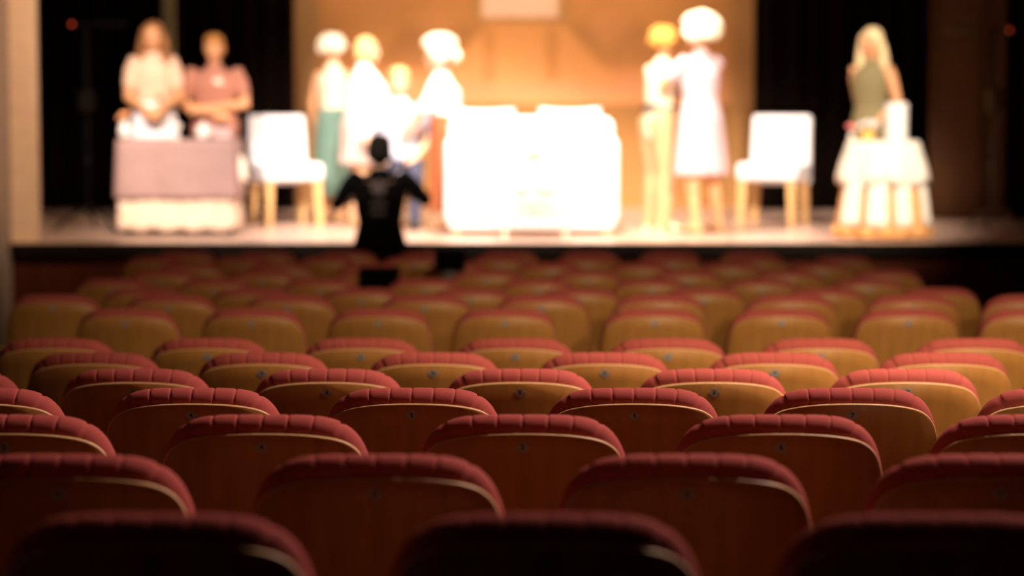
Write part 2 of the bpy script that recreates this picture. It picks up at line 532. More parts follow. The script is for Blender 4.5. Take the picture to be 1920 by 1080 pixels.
def panel_mesh():
    """moulded plywood back shell: face + light edge band (material 1)"""
    P = polyline_full(W_TOP)[:-1]
    # resample smooth
    pts = []
    n = len(P)
    for i in range(n):
        a, b, c, d = [Vector(P[(i + k) % n]) for k in (-1, 0, 1, 2)]
        for k in range(3):
            t = k / 3
            q = .5 * ((2 * b) + (-a + c) * t + (2 * a - 5 * b + 4 * c - d) * t * t + (-a + 3 * b - 3 * c + d) * t ** 3)
            pts.append(q)
    bm = bmesh.new()
    th = .011
    cen = Vector((0, -.28))
    rings = []
    RW = [1.0, .992, .965, .8, .6, .4, .2]
    def mk(w0, outer_in, fr):
        rr = []
        for f in fr:
            rr.append([bm.verts.new(bk(*(cen + (q - cen) * f), w0 + CURV * (cen + (q - cen) * f).x ** 2)) for q in pts])
        c = bm.verts.new(bk(cen.x, cen.y, w0))
        return rr, c
    back, cb = mk(0, 0, [.994, .8, .6, .4, .2])
    edgeb, _c = mk(.002, 0, [1.0]); bm.verts.remove(_c)
    edgef, _c = mk(th - .002, 0, [1.0]); bm.verts.remove(_c)
    front, cf = mk(th, 0, [.994, .8, .6, .4, .2])
    m = len(pts)
    def strip(a, b, mi):
        for i in range(m):
            j = (i + 1) % m
            f = bm.faces.new((a[i], a[j], b[j], b[i])); f.material_index = mi
    strip(back[0], edgeb[0], 1); strip(edgeb[0], edgef[0], 1); strip(edgef[0], front[0], 1)
    for rr, c in ((back, cb), (front, cf)):
        for a, b in zip(rr[:-1], rr[1:]): strip(a, b, 0)
        for i in range(m):
            f = bm.faces.new((rr[-1][i], rr[-1][(i + 1) % m], c)); f.material_index = 0
    return bm

SEATP = {}
def seat_proto():
    r = root('theatre_seat', 'x', 'seat')
    o = finish('back_panel', panel_mesh(), [M['ply'], M['ply_edge']], r)
    for p in o.data.polygons: p.use_smooth = True
    md = o.data
    o['label'] = 'bare maple plywood back shell with pale edge'
    c = finish('back_cushion', cushion_mesh(), M['coral'], r, smooth=True)
    # number plate
    bm = bmesh.new()
    q = Matrix.Translation(bk(0, -.0575, -.0012)) @ Matrix.Rotation(PI / 2 + REC, 4, 'X')
    lathe(bm, [(.0118, -.001), (.0122, .0), (.0118, .0003), (.0100, .0004), (.0098, .0001), (.0001, .0001)], n=28)
    for sx in (-1, 1):
        lathe(bm, [(.0038, -.001), (.0038, .0001), (.002, .0003), (.0001, .0003)], (sx * .0132, 0, 0), n=12)
        lathe(bm, [(.0016, .0001), (.0015, .0006), (.0001, .0008)], (sx * .0137, 0, 0), n=8)
    bmesh.ops.transform(bm, matrix=q, verts=bm.verts[:])
    finish('number_plate', bm, M['plate'], r)
    # tip-up seat
    bm = bmesh.new(); vs = box(bm, (0, .17, .47), (.44, .075, .40), .03, rx=math.radians(8), seg=4)
    finish('seat_cushion', bm, M['coral'], r, smooth=True)
    bm = bmesh.new(); box(bm, (0, .122, .475), (.43, .014, .40), .006, rx=math.radians(8))
    # plywood pan sits behind the folded cushion
    for v in bm.verts: v.co.y += .12 + .05 - .02
    sp = finish('seat_pan', bm, M['ply'], r)
    sp.location = (0, -.055, 0)
    for v in []: pass
    for sx in (-1, 1):
        bm = bmesh.new()
        box(bm, (sx * .2525, .20, .30), (.016, .07, .60), .004)
        box(bm, (sx * .2525, .20, .012), (.022, .26, .024), .004)
        box(bm, (sx * .246, .17, .42), (.014, .14, .05), .003)
        finish('leg', bm, M['steel'], r)
        bm = bmesh.new(); box(bm, (sx * .2525, .21, .617), (.023, .30, .034), .008, seg=3)
        finish('armrest', bm, M['ply'], r)
    return r
proto = seat_proto()
proto_parts = list(proto.children)

DIG = {}
def digit_mesh(n):
    if n in DIG: return DIG[n]
    cu = bpy.data.curves.new('number', 'FONT')
    cu.body = str(n); cu.size = .0165; cu.align_x = 'CENTER'; cu.align_y = 'CENTER'; cu.extrude = .0003; cu.offset = .0004
    cu.resolution_u = 3
    o = bpy.data.objects.new('tmp', cu); COL.objects.link(o)
    bpy.context.view_layer.update()
    me = bpy.data.meshes.new_from_object(o.evaluated_get(bpy.context.evaluated_depsgraph_get()))
    bpy.data.objects.remove(o)
    me.transform(Matrix.Translation(bk(0, -.0575, -.0012 - .0004)) @ Matrix.Rotation(PI / 2 + REC, 4, 'X'))
    me.materials.append(M['ink'])
    DIG[n] = me
    return me

ORD = ['first', 'second', 'third', 'fourth', 'fifth', 'sixth', 'seventh', 'eighth', 'ninth']
ROWNAME = {'A': 'blurred nearest row', 'B': 'second row from the camera', 'C': 'third row from the camera',
           'D': 'sharply focused fourth row', 'E': 'fifth row from the camera', 'F': 'sixth row from the camera',
           'G': 'seventh row, last before the cross aisle', 'H': 'first row beyond the cross aisle',
           'I': 'second row beyond the cross aisle', 'J': 'third row beyond the cross aisle', 'K': 'fourth row beyond the cross aisle',
           'L': 'fourth row from the stage', 'M': 'third row from the stage', 'N': 'second row from the stage', 'O': 'row nearest the stage'}
first = True
for ri, (nm, d, ty, xs) in enumerate(ROWS):
    base = at(960, ty, d)
    for k, px in enumerate(xs):
        x = (px - 960) / FPX * d
        X = x / .55
        if nm in 'ACEG': num = round(X) + 5
        elif nm in 'BDF': num = round(X - .54) + 6
        else: num = k + 2
        if first:
            r = proto; first = False; parts = proto_parts
        else:
            r = proto.copy(); COL.objects.link(r); parts = []
            for c in proto_parts:
                q = c.copy(); COL.objects.link(q); q.parent = r; parts.append(q)
        r.location = (x, base.y, base.z - BACK_H)
        r.rotation_euler = (0, 0, random.uniform(-.008, .008))
        plate = [p for p in parts if p.name.startswith('number_plate')][0]
        if ri <= 9:
            t = bpy.data.objects.new('number', digit_mesh(num)); COL.objects.link(t); t.parent = plate
        pos = 'leftmost' if k == 0 else ('rightmost' if k == len(xs) - 1 else ORD[k] + ' from left')
        if nm in 'CD' and 0 < k < len(xs) - 1:
            lab = 'coral-padded plywood theatre seat numbered %d, %s in the %s' % (num, pos, ROWNAME[nm])
        else:
            lab = 'coral-padded plywood theatre seat, %s in the %s' % (pos, ROWNAME[nm])
        tag(r, lab, 'seat', 'rows of padded theatre seats')
        r.name = 'theatre_seat'

# dark things lying on the far rows
M['matte_black'] = mat('matte_black', (.004, .003, .003), .95, spec=.03)
# folded dark jacket hung over the back of a seat of the fourth row from the stage
LR = [r_ for r_ in ROWS if r_[0] == 'L'][0]
lp = at(712, LR[2], LR[1])
bm = bmesh.new()
ring = []
prof_u = [(-.035, -.13), (-.036, -.06), (-.030, .0), (-.005, .022), (.05, .026), (.10, .015), (.125, -.03), (.125, -.16)]
secs = []
for i in range(13):
    u = -.115 + .23 * i / 12
    wob = .006 * math.sin(i * 1.3)
    o_ = [Vector((u, a + wob, b + .004 * math.sin(i * 2.1))) for a, b in prof_u]
    n_ = [Vector((u, a * .82 + .008 + wob * .5, b - .016)) for a, b in prof_u[::-1]]
    secs.append(o_ + n_)
ring_loft(bm, secs)
o = finish('folded_jacket', bm, M['matte_black'], None, smooth=False, loc=(lp.x, lp.y, lp.z))
tag(o, 'folded black jacket hung over a far seat, below the silhouetted person', 'jacket')
d_ = 14.62
p = at(844, 487, d_)
fz = floor_z(p.y)
t = root('monitor_speaker', 'small black box speaker on a grey post standing among the far seats', 'speaker', (p.x, p.y, fz))
hz_ = p.z - fz
bm = bmesh.new(); box(bm, (0, 0, hz_), (.185, .13, .135), .008); hs_ = finish('housing', bm, M['matte_black'], t)
bm = bmesh.new(); lathe(bm, [(.0001, hz_ - .13), (.05, hz_ - .13), (.062, hz_ - .12), (.062, hz_ - .07), (.0001, hz_ - .07)]); finish('mount', bm, M['grey'], t, smooth=False)
bm = bmesh.new(); lathe(bm, [(.0001, 0), (.11, 0), (.11, .012), (.02, .03), (.017, hz_ - .13), (.0001, hz_ - .13)]); finish('post', bm, M['grey'], t)
bm = bmesh.new(); lathe(bm, [(.012, 0), (.05, .003), (.055, 0), (.055, -.004), (.012, -.004)]); bmesh.ops.transform(bm, matrix=Matrix.Translation((0, .066, hz_)) @ Matrix.Rotation(-PI / 2, 4, 'X'), verts=bm.verts[:]); finish('speaker_cone', bm, M['grey'], hs_)

# ------------------------------------------------------------------ lamp stands at the sides of the stage
def boom(px, d, px_arm, pyt, pybox, label, bmat):
    p = at(px, 0, d); zt = at(px, pyt, d).z - STAGE_Z; zb = at(px, pybox, d).z - STAGE_Z
    t = root('lighting_stand', label, 'stand', (p.x, at(px, 300, d).y, STAGE_Z), 0)
    bm = bmesh.new(); tube(bm, [(0, 0, .12), (0, 0, zt)], .018); tube(bm, [(0, 0, .5), (0, 0, .62)], .026)
    finish('pole', bm, bmat, t, smooth=True)
    xa = (px_arm - px) / FPX * d
    sg = 1 if xa < 0 else -1
    bm = bmesh.new(); tube(bm, [(sg * .12, 0, zt - .01), (xa, 0, zt - .01)], .014); finish('crossbar', bm, bmat, t, smooth=True)
    bm = bmesh.new(); box(bm, (0, -.04, zb), (.12, .10, .18), .015); finish('lamp_housing', bm, bmat, t)
    for k in range(3):
        a = PI / 2 + k * 2 * PI / 3
        bm = bmesh.new(); tube(bm, [(0, 0, .20), (.16 * math.cos(a), .16 * math.sin(a), .12), (.27 * math.cos(a), .27 * math.sin(a), .02), (.31 * math.cos(a), .31 * math.sin(a), .008)], .013)
        finish('leg', bm, bmat, t, smooth=True)
    bm = bmesh.new(); box(bm, (sg * .11, -.02, zt - .01), (.045, .04, .045), .008); hh = finish('control_box', bm, bmat, t)
    bm = bmesh.new(); ell(bm, (sg * .11, -.044, zt - .01), (.013, .006, .013), 12); finish('indicator_light', bm, M['led'], hh, smooth=True)
boom(1862, 20.0, 1772, 55, 188, 'dark lamp stand with glowing red light on top at the right side of the stage', M['boom'])
boom(165, 20.0, 240, 44, 190, 'dark lamp stand with dim red light at the left side of the stage', M['boom_shaded'])

# pale post behind the long-haired person at the table
p = at(319, 300, 22.3)
bm = bmesh.new(); box(bm, (0, 0, 2.2), (.115, .05, 4.4), .01)
pt_ = finish('scenery_post', bm, M['post'], None, loc=(p.x, p.y, STAGE_Z)); tag(pt_, 'pale grey-green upright post behind the person with long brown hair', 'post')

# ------------------------------------------------------------------ furniture on the stage
def dining_chair(px, d, rz, label):
    p = at(px, 400, d)
    t = root('dining_chair', label, 'chair', (p.x, p.y, STAGE_Z), rz, 'white upholstered chairs on the stage')
    bm = bmesh.new(); vs = box(bm, (0, 0, .455), (.54, .50, .155), .04, seg=4); finish('seat', bm, M['white_uph'], t, smooth=True)
    bm = bmesh.new()
    vs = box(bm, (0, 0, .28), (.54, .10, .60), .035, seg=4)
    for v in bm.verts:
        v.co.x *= 1 - .04 * max(0, v.co.z / .6)
        v.co.y += .03 * (v.co.x / .27) ** 2 * -1
    bmesh.ops.transform(bm, matrix=Matrix.Translation((0, .235, .36)) @ Matrix.Rotation(math.radians(-6), 4, 'X'), verts=bm.verts[:])
    finish('backrest', bm, M['white_uph'], t, smooth=True)
    for sx in (-1, 1):
        for sy in (-1, 1):
            bm = bmesh.new()
            vs = box(bm, (0, 0, .195), (.066, .066, .39), .006)
            for v in bm.verts:
                k = (v.co.z) / .39
                v.co.x = v.co.x * (.78 + .22 * k) + sx * (.215 + .012 * (1 - k)); v.co.y = v.co.y * (.78 + .22 * k) + sy * (.20 + .02 * (1 - k))
            finish('leg', bm, M['leg_wood'], t)
    return t
# seat front faces -Y (towards the audience) at rz = 0
dining_chair(536, 20.9, math.radians(24), 'white upholstered dining chair with wooden legs left of the group, angled to the right')
dining_chair(1450, 20.9, math.radians(-22), 'white upholstered dining chair with wooden legs right of the embracing pair, angled to the left')

# white sofa
DS = 19.45
p = at(996, 430, DS)
t = root('sofa', 'white two-seat sofa with rounded corners at the centre of the stage', 'sofa', (p.x, p.y, STAGE_Z))
hw = (1157 - 835) / 2 / FPX * DS
def rounded_block(name, c, s, b, m, par, seg=5, rx=0):
    bm = bmesh.new(); box(bm, c, s, b, seg=seg, rx=rx); return finish(name, bm, m, par, smooth=True)
rounded_block('sofa_base', (0, .02, .20), (2 * hw - .06, .74, .30), .05, M['white_uph'], t)
rounded_block('backrest', (0, .30, .57), (2 * hw - .03, .20, .74), .095, M['white_uph'], t)
for sx in (-1, 1):
    rounded_block('armrest', (sx * (hw - .10), .0, .44), (.20, .78, .60 + .12), .095, M['white_uph'], t)
    rounded_block('seat_cushion', (sx * (hw - .2) / 2, -.06, .40), (hw - .21, .58, .15), .05, M['white_uph'], t)
    rounded_block('back_pillow', (sx * (hw - .2) / 2, .17, .62), (hw - .22, .10, .34), .045, M['white_uph'], t, rx=math.radians(-8))
for sx in (-1, 1):
    for sy in (-1, 1):
        bm = bmesh.new(); lathe(bm, [(.018, 0), (.022, .01), (.028, .08)], (sx * (hw - .1), sy * .28, 0), 16); finish('leg', bm, M['leg_wood'], t)
# throw pillows resting on the sofa back
def pillow(px, py, d, w, h, lab, rz, par_dy=.12):
    p = at(px, py, d)
    bm = bmesh.new()
    n = 14
    g = {}
    for sd in (1, -1):
        for i in range(n + 1):
            for j in range(n + 1):
                u, v = i / n * 2 - 1, j / n * 2 - 1
                th = .075 * (max(0, (1 - u ** 4) * (1 - v ** 4))) ** .5
                q = 1 - .06 * (1 - abs(u) ** 2) * abs(v) ** 3
                q2 = 1 - .06 * (1 - abs(v) ** 2) * abs(u) ** 3
                key = (i, j, sd if th > 0 else 0)
                if key not in g: g[key] = bm.verts.new((u * w / 2 * q2, sd * th, v * h / 2 * q))
    def gv(i, j, sd): return g.get((i, j, sd)) or g[(i, j, 0)]
    for sd in (1, -1):
        for i in range(n):
            for j in range(n):
                f = [gv(i, j, sd), gv(i + 1, j, sd), gv(i + 1, j + 1, sd), gv(i, j + 1, sd)]
                if len(set(f)) == 4:
                    try: bm.faces.new(f if sd > 0 else f[::-1])
                    except ValueError: pass
    o = finish('throw_pillow', bm, M['paper_white'] if False else M['white_uph'], None, smooth=True, loc=p)
    o.rotation_euler = (math.radians(-8), 0, rz)
    tag(o, lab, 'pillow', 'white pillows on the sofa')
pillow(908, 205 + 58, DS - .10, .50, .52, 'white pillow propped on the left half of the white sofa, beside the curly-haired person', .05)
pillow(1068, 205 + 57, DS - .10, .50, .52, 'white pillow propped on the right half of the white sofa, away from the people', -.04)

# small table in front of the sofa with a jar
DT = 18.72
p = at(1003, 430, DT)
t = root('side_table', 'small ivory side table standing in front of the white sofa', 'table', (p.x, p.y, STAGE_Z))
tw = 128 / FPX * DT
rounded_block('table_top', (0, 0, .50), (tw, .34, .03), .008, M['ivory'], t, 2)
for sx in (-1, 1):
    for sy in (-1, 1):
        bm = bmesh.new(); box(bm, (sx * (tw / 2 - .03), sy * .13, .243), (.035, .035, .485), .004); finish('leg', bm, M['leg_wood'] if False else M['frill'], t)
rounded_block('lower_shelf', (0, 0, .14), (tw - .05, .28, .02), .005, M['ivory'], t, 2)
j = root('storage_jar', 'pale jar with golden lid on the small table before the sofa', 'jar', (p.x - .01, p.y, STAGE_Z + .516))
bm = bmesh.new(); lathe(bm, [(.0001, 0), (.06, 0), (.066, .01), (.066, .10), (.055, .115), (.0001, .115)]); finish('jar_body', bm, M['glassy'], j, smooth=True)
bm = bmesh.new(); lathe(bm, [(.0001, .116), (.066, .116), (.070, .122), (.070, .155), (.062, .162), (.0001, .164)]); finish('lid', bm, M['yellow'], j, smooth=True)

# left table with mauve cloth
DL = 19.1
p = at(330, 440, DL)
tx, tyy = p.x, p.y + .30
t = root('side_board_table', 'long folding table under a mauve cloth at the left of the stage', 'table', (tx, tyy, STAGE_Z))
t.name = 'folding_table'
rounded_block('table_top', (0, 0, .735), (.86, .52, .03), .005, M['leg_wood'], t, 2)
for sx in (-1, 1):
    for sy in (-1, 1):
        bm = bmesh.new(); tube(bm, [(sx * .38, sy * .21, 0), (sx * .38, sy * .21, .72)], .016); finish('leg', bm, M['steel'], t)
def skirt_cloth(name, w, dpt, z0, z1, m, label, flare, amp, waves, cx, cy, top=True, hem=None, off=0.0):
    """draped rectangular cloth with folds"""
    bm = bmesh.new()
    n = 240
    def per(k):
        q = k / n * (2 * (w + dpt))
        if q < w: return Vector((-w / 2 + q, -dpt / 2)), Vector((0, -1)), q
        q2 = q - w
        if q2 < dpt: return Vector((w / 2, -dpt / 2 + q2)), Vector((1, 0)), q
        q3 = q2 - dpt
        if q3 < w: return Vector((w / 2 - q3, dpt / 2)), Vector((0, 1)), q
        return Vector((-w / 2, dpt / 2 - (q3 - w))), Vector((-1, 0)), q
    rings = []
    nz = 14
    for j in range(nz + 1):
        f = j / nz
        ring = []
        for k in range(n):
            c, nn, q = per(k)
            c2, n2, _ = per((k + 2) % n); c3, n3, _ = per((k - 2) % n)
            nn = (nn + n2 + n3).normalized()
            z = z1 + (z0 - z1) * f
            if hem: z += hem(q) * f
            o_ = off + flare * f + amp * f ** .7 * math.sin(waves * 2 * PI * q / (2 * (w + dpt)) + .8 * math.sin(q * 5))
            ring.append(Vector((c.x + nn.x * o_, c.y + nn.y * o_, z)))
        rings.append(ring)
    vr = [[bm.verts.new(v) for v in r_] for r_ in rings]
    for a, b in zip(vr[:-1], vr[1:]):
        for k in range(n): bm.faces.new((a[k], a[(k + 1) % n], b[(k + 1) % n], b[k]))
    if top: bm.faces.new(vr[0])
    o = finish(name, bm, m, None, smooth=True, loc=(cx, cy, STAGE_Z))
    md = o.modifiers.new('thick', 'SOLIDIFY'); md.thickness = .004; md.offset = 1
    return tag(o, label, 'tablecloth')
skirt_cloth('tablecloth', .87, .53, .05, .752, M['frill'], 'ivory lace under-cloth showing below the mauve cloth on the left table', .035, .008, 22, tx, tyy, hem=lambda q: .012 * math.sin(q * 30))
skirt_cloth('tablecloth', .87, .53, .30, .760, M['mauve'], 'mauve satin cloth draped over the long table at the left of the stage', .022, .008, 7, tx, tyy, off=.034)
# white bow of cloth at the right side of the table
bm = bmesh.new(); p2 = at(450, 325, DL - .0)
ell(bm, (0, 0, 0), (.055, .07, .10), 20); ell(bm, (0, -.0, .10), (.03, .04, .04), 12)
for v in bm.verts: v.co.x += .008 * math.sin(v.co.z * 90); v.co.y += .008 * math.sin(v.co.z * 70 + 1)
o = finish('cloth_rosette', bm, M['ivory'], None, smooth=True, loc=(p2.x - .01, tyy - .1, p2.z)); tag(o, 'ivory cloth rosette pinned at the right end of the mauve table', 'rosette')
# things on the left table
TZ = STAGE_Z + .765
def flower_vase(name, x, y, z, hv, rv, petal, label, nf=7, spread=.05, vm=None):
    t = root(name, label, 'flowers', (x, y, z))
    bm = bmesh.new(); lathe(bm, [(.0001, 0), (rv * .6, 0), (rv, hv * .35), (rv * .85, hv * .75), (rv * .5, hv * .92), (rv * .62, hv), (rv * .5, hv), (.0001, hv * .9)], n=24)
    finish('vase', bm, vm or M['paper_white'], t, smooth=True)
    rnd = random.Random(hash(label) % 1000 if False else len(label))
    for k in range(nf):
        a = k * 2.4; r_ = spread * math.sqrt(k / nf)
        c = Vector((r_ * math.cos(a), r_ * math.sin(a), hv + .05 + rnd.uniform(-.01, .03) - r_ * .4))
        bm = bmesh.new(); tube(bm, [(0, 0, hv * .9), (c.x * .6, c.y * .6, hv + .01), c], .003, 6); s_ = finish('stem', bm, M['green'], t)
        bm = bmesh.new()
        for i in range(5):
            b = i * 2 * PI / 5
            ell(bm, c + Vector((.014 * math.cos(b), .014 * math.sin(b), 0)), (.017, .017, .012), 8)
        ell(bm, c + Vector((0, 0, .006)), (.012, .012, .012), 8)
        finish('blossom', bm, petal, s_, smooth=True)
p = at(232, 255, 19.25); flower_vase('flower_vase', p.x, p.y + .05, TZ, .14, .050, M['peach'], 'white vase with peach flowers at the left end of the mauve table', 7, .045)
p = at(381, 262, 19.2)
t = root('lidded_bowl', 'round white lidded bowl on the right half of the mauve table', 'bowl', (p.x, p.y + .03, TZ))
bm = bmesh.new(); lathe(bm, [(.0001, 0), (.035, 0), (.058, .03), (.062, .06), (.058, .078), (.0001, .078)]); finish('bowl_body', bm, M['paper_white'], t, smooth=True)
bm = bmesh.new(); lathe(bm, [(.061, .0785), (.055, .095), (.03, .115), (.010, .120), (.013, .132), (.0001, .136)]); finish('lid', bm, M['paper_white'], t, smooth=True)
p = at(408, 262, 19.45)
t = root('folded_linens', 'pale pink folded linens stacked behind the white bowl on the mauve table', 'linens', (p.x, p.y, TZ))
for k in range(3):
    rounded_block('linen_fold', (.004 * k, 0, .016 + .029 * k), (.24 - .008 * k, .17, .028), .012, C_PINK, t, 3)
p = at(300, 262, 19.2)
bm = bmesh.new(); lathe(bm, [(.0001, 0), (.03, 0), (.034, .004), (.012, .010), (.008, .06), (.03, .08), (.036, .12), (.032, .12), (.0001, .085)])
o = finish('goblet', bm, M['paper_white'], None, smooth=True, loc=(p.x + .13, p.y + .04, TZ)); tag(o, 'small white goblet standing between the vase and the bowl on the mauve table', 'goblet')

# right round table in amber chiffon with white overlay
DR = 18.95
p = at(1655, 440, DR); rx_, ry_ = p.x, p.y + .02
t = root('round_table', 'small round table under white and amber cloths at the right of the stage', 'table', (rx_, ry_, STAGE_Z))
bm = bmesh.new(); lathe(bm, [(.0001, .715), (.255, .715), (.26, .73), (.255, .742), (.0001, .742)], n=40); finish('table_top', bm, M['leg_wood'], t)
for k in range(3):
    a = k * 2 * PI / 3 + .5
    bm = bmesh.new(); tube(bm, [(.22 * math.cos(a), .22 * math.sin(a), 0), (.16 * math.cos(a), .16 * math.sin(a), .715)], .015); finish('leg', bm, M['leg_wood'], t)
def round_cloth(name, prof_, m, label, amp, waves, ph=0, lo=0):
    bm = bmesh.new()
    n = 200
    rings = []
    ztop, zbot = prof_[0][1], prof_[-1][1]
    for r_, z in prof_:
        f = (ztop - z) / (ztop - zbot)
        rings.append([Vector(((r_ + amp * f * math.sin(waves * 2 * PI * k / n + ph + .7 * math.sin(k * .13))) * math.cos(2 * PI * k / n), (r_ + amp * f * math.sin(waves * 2 * PI * k / n + ph + .7 * math.sin(k * .13))) * math.sin(2 * PI * k / n), z + lo * f * math.sin(waves * .5 * 2 * PI * k / n))) for k in range(n)])
    vr = [[bm.verts.new(v) for v in r2] for r2 in rings]
    for a, b in zip(vr[:-1], vr[1:]):
        for k in range(n): bm.faces.new((a[k], a[(k + 1) % n], b[(k + 1) % n], b[k]))
    bm.faces.new(vr[0])
    o = finish(name, bm, m, None, smooth=True, loc=(rx_, ry_, STAGE_Z))
    md = o.modifiers.new('thick', 'SOLIDIFY'); md.thickness = .003; md.offset = 1
    return tag(o, label, 'tablecloth')
round_cloth('tablecloth', [(.262, .748), (.27, .74), (.285, .60), (.30, .45), (.32, .30), (.34, .15), (.352, .02)], M['chiffon'], 'amber chiffon skirt reaching the floor under the white cloth of the right table', .020, 14)
round_cloth('tablecloth', [(.264, .755), (.278, .748), (.295, .68), (.325, .58), (.345, .48), (.345, .42)], M['ivory'], 'white ruffled overlay cloth on the round table at the right', .018, 9, 1, .02)
bm = bmesh.new(); 
def hemband():
    bm = bmesh.new(); n = 200
    pr = [(.366, .10), (.372, .06), (.377, .015)]
    rings = [[Vector(((r_ + .021 * math.sin(14 * 2 * PI * k / n + .7 * math.sin(k * .13))) * math.cos(2 * PI * k / n), (r_ + .021 * math.sin(14 * 2 * PI * k / n + .7 * math.sin(k * .13))) * math.sin(2 * PI * k / n), z)) for k in range(n)] for r_, z in pr]
    vr = [[bm.verts.new(v) for v in r2] for r2 in rings]
    for a, b in zip(vr[:-1], vr[1:]):
        for k in range(n): bm.faces.new((a[k], a[(k + 1) % n], b[(k + 1) % n], b[k]))
    o = finish('hem_band', bm, M['chiffon'], None, smooth=True)
    md = o.modifiers.new('thick', 'SOLIDIFY'); md.thickness = .003; md.offset = 1
    return o
hb = hemband(); ch_ = [o for o in bpy.data.objects if o.get('label', '').startswith('amber chiffon skirt')][0]; hb.parent = ch_
# pleat panels of lighter cloth hanging over the amber skirt
for a0, a1 in ((-2.72, -2.2), (-2.05, -1.62), (-1.46, -1.10), (-.78, -.45)):
    bm = bmesh.new(); g = []
    for j in range(8):
        z = .44 - j * .048; rr = .318 + .007 * j + .022
        g.append([bm.verts.new(((rr + .006 * math.sin(i * 1.7)) * math.cos(a0 + (a1 - a0) * i / 12), (rr + .006 * math.sin(i * 1.7)) * math.sin(a0 + (a1 - a0) * i / 12), z)) for i in range(13)])
    for a, b in zip(g[:-1], g[1:]):
        for i in range(12): bm.faces.new((a[i], a[i + 1], b[i + 1], b[i]))
    o = finish('pale_panel', bm, M['ivory'], ch_, smooth=True)
    md = o.modifiers.new('thick', 'SOLIDIFY'); md.thickness = .003
RZ = STAGE_Z + .762
p = at(1680, 265, DR)
t = root('pillar_candle', 'tall white pillar candle on the right of the round table', 'candle', (p.x, p.y, RZ))
bm = bmesh.new(); lathe(bm, [(.0001, 0), (.086, 0), (.088, .006), (.088, .285), (.080, .292), (.03, .285), (.0001, .283)], n=32); finish('wax', bm, M['paper_white'], t, smooth=True)
bm = bmesh.new(); tube(bm, [(0, 0, .28), (.002, 0, .295), (.006, 0, .305)], .002, 6); finish('wick', bm, M['ink'], t)
p = at(1625, 265, DR - .02); flower_vase('flower_vase', p.x, p.y - .06, RZ, .085, .05, M['paper_white'], 'low golden vase of white flowers in the middle of the round table', 12, .085, M['yellow'])
p = at(1597, 262, DR); flower_vase('bud_vase', p.x - .00, p.y + .03, RZ, .05, .022, M['pink'], 'tiny vase with pink blossoms at the left edge of the round table', 3, .022)

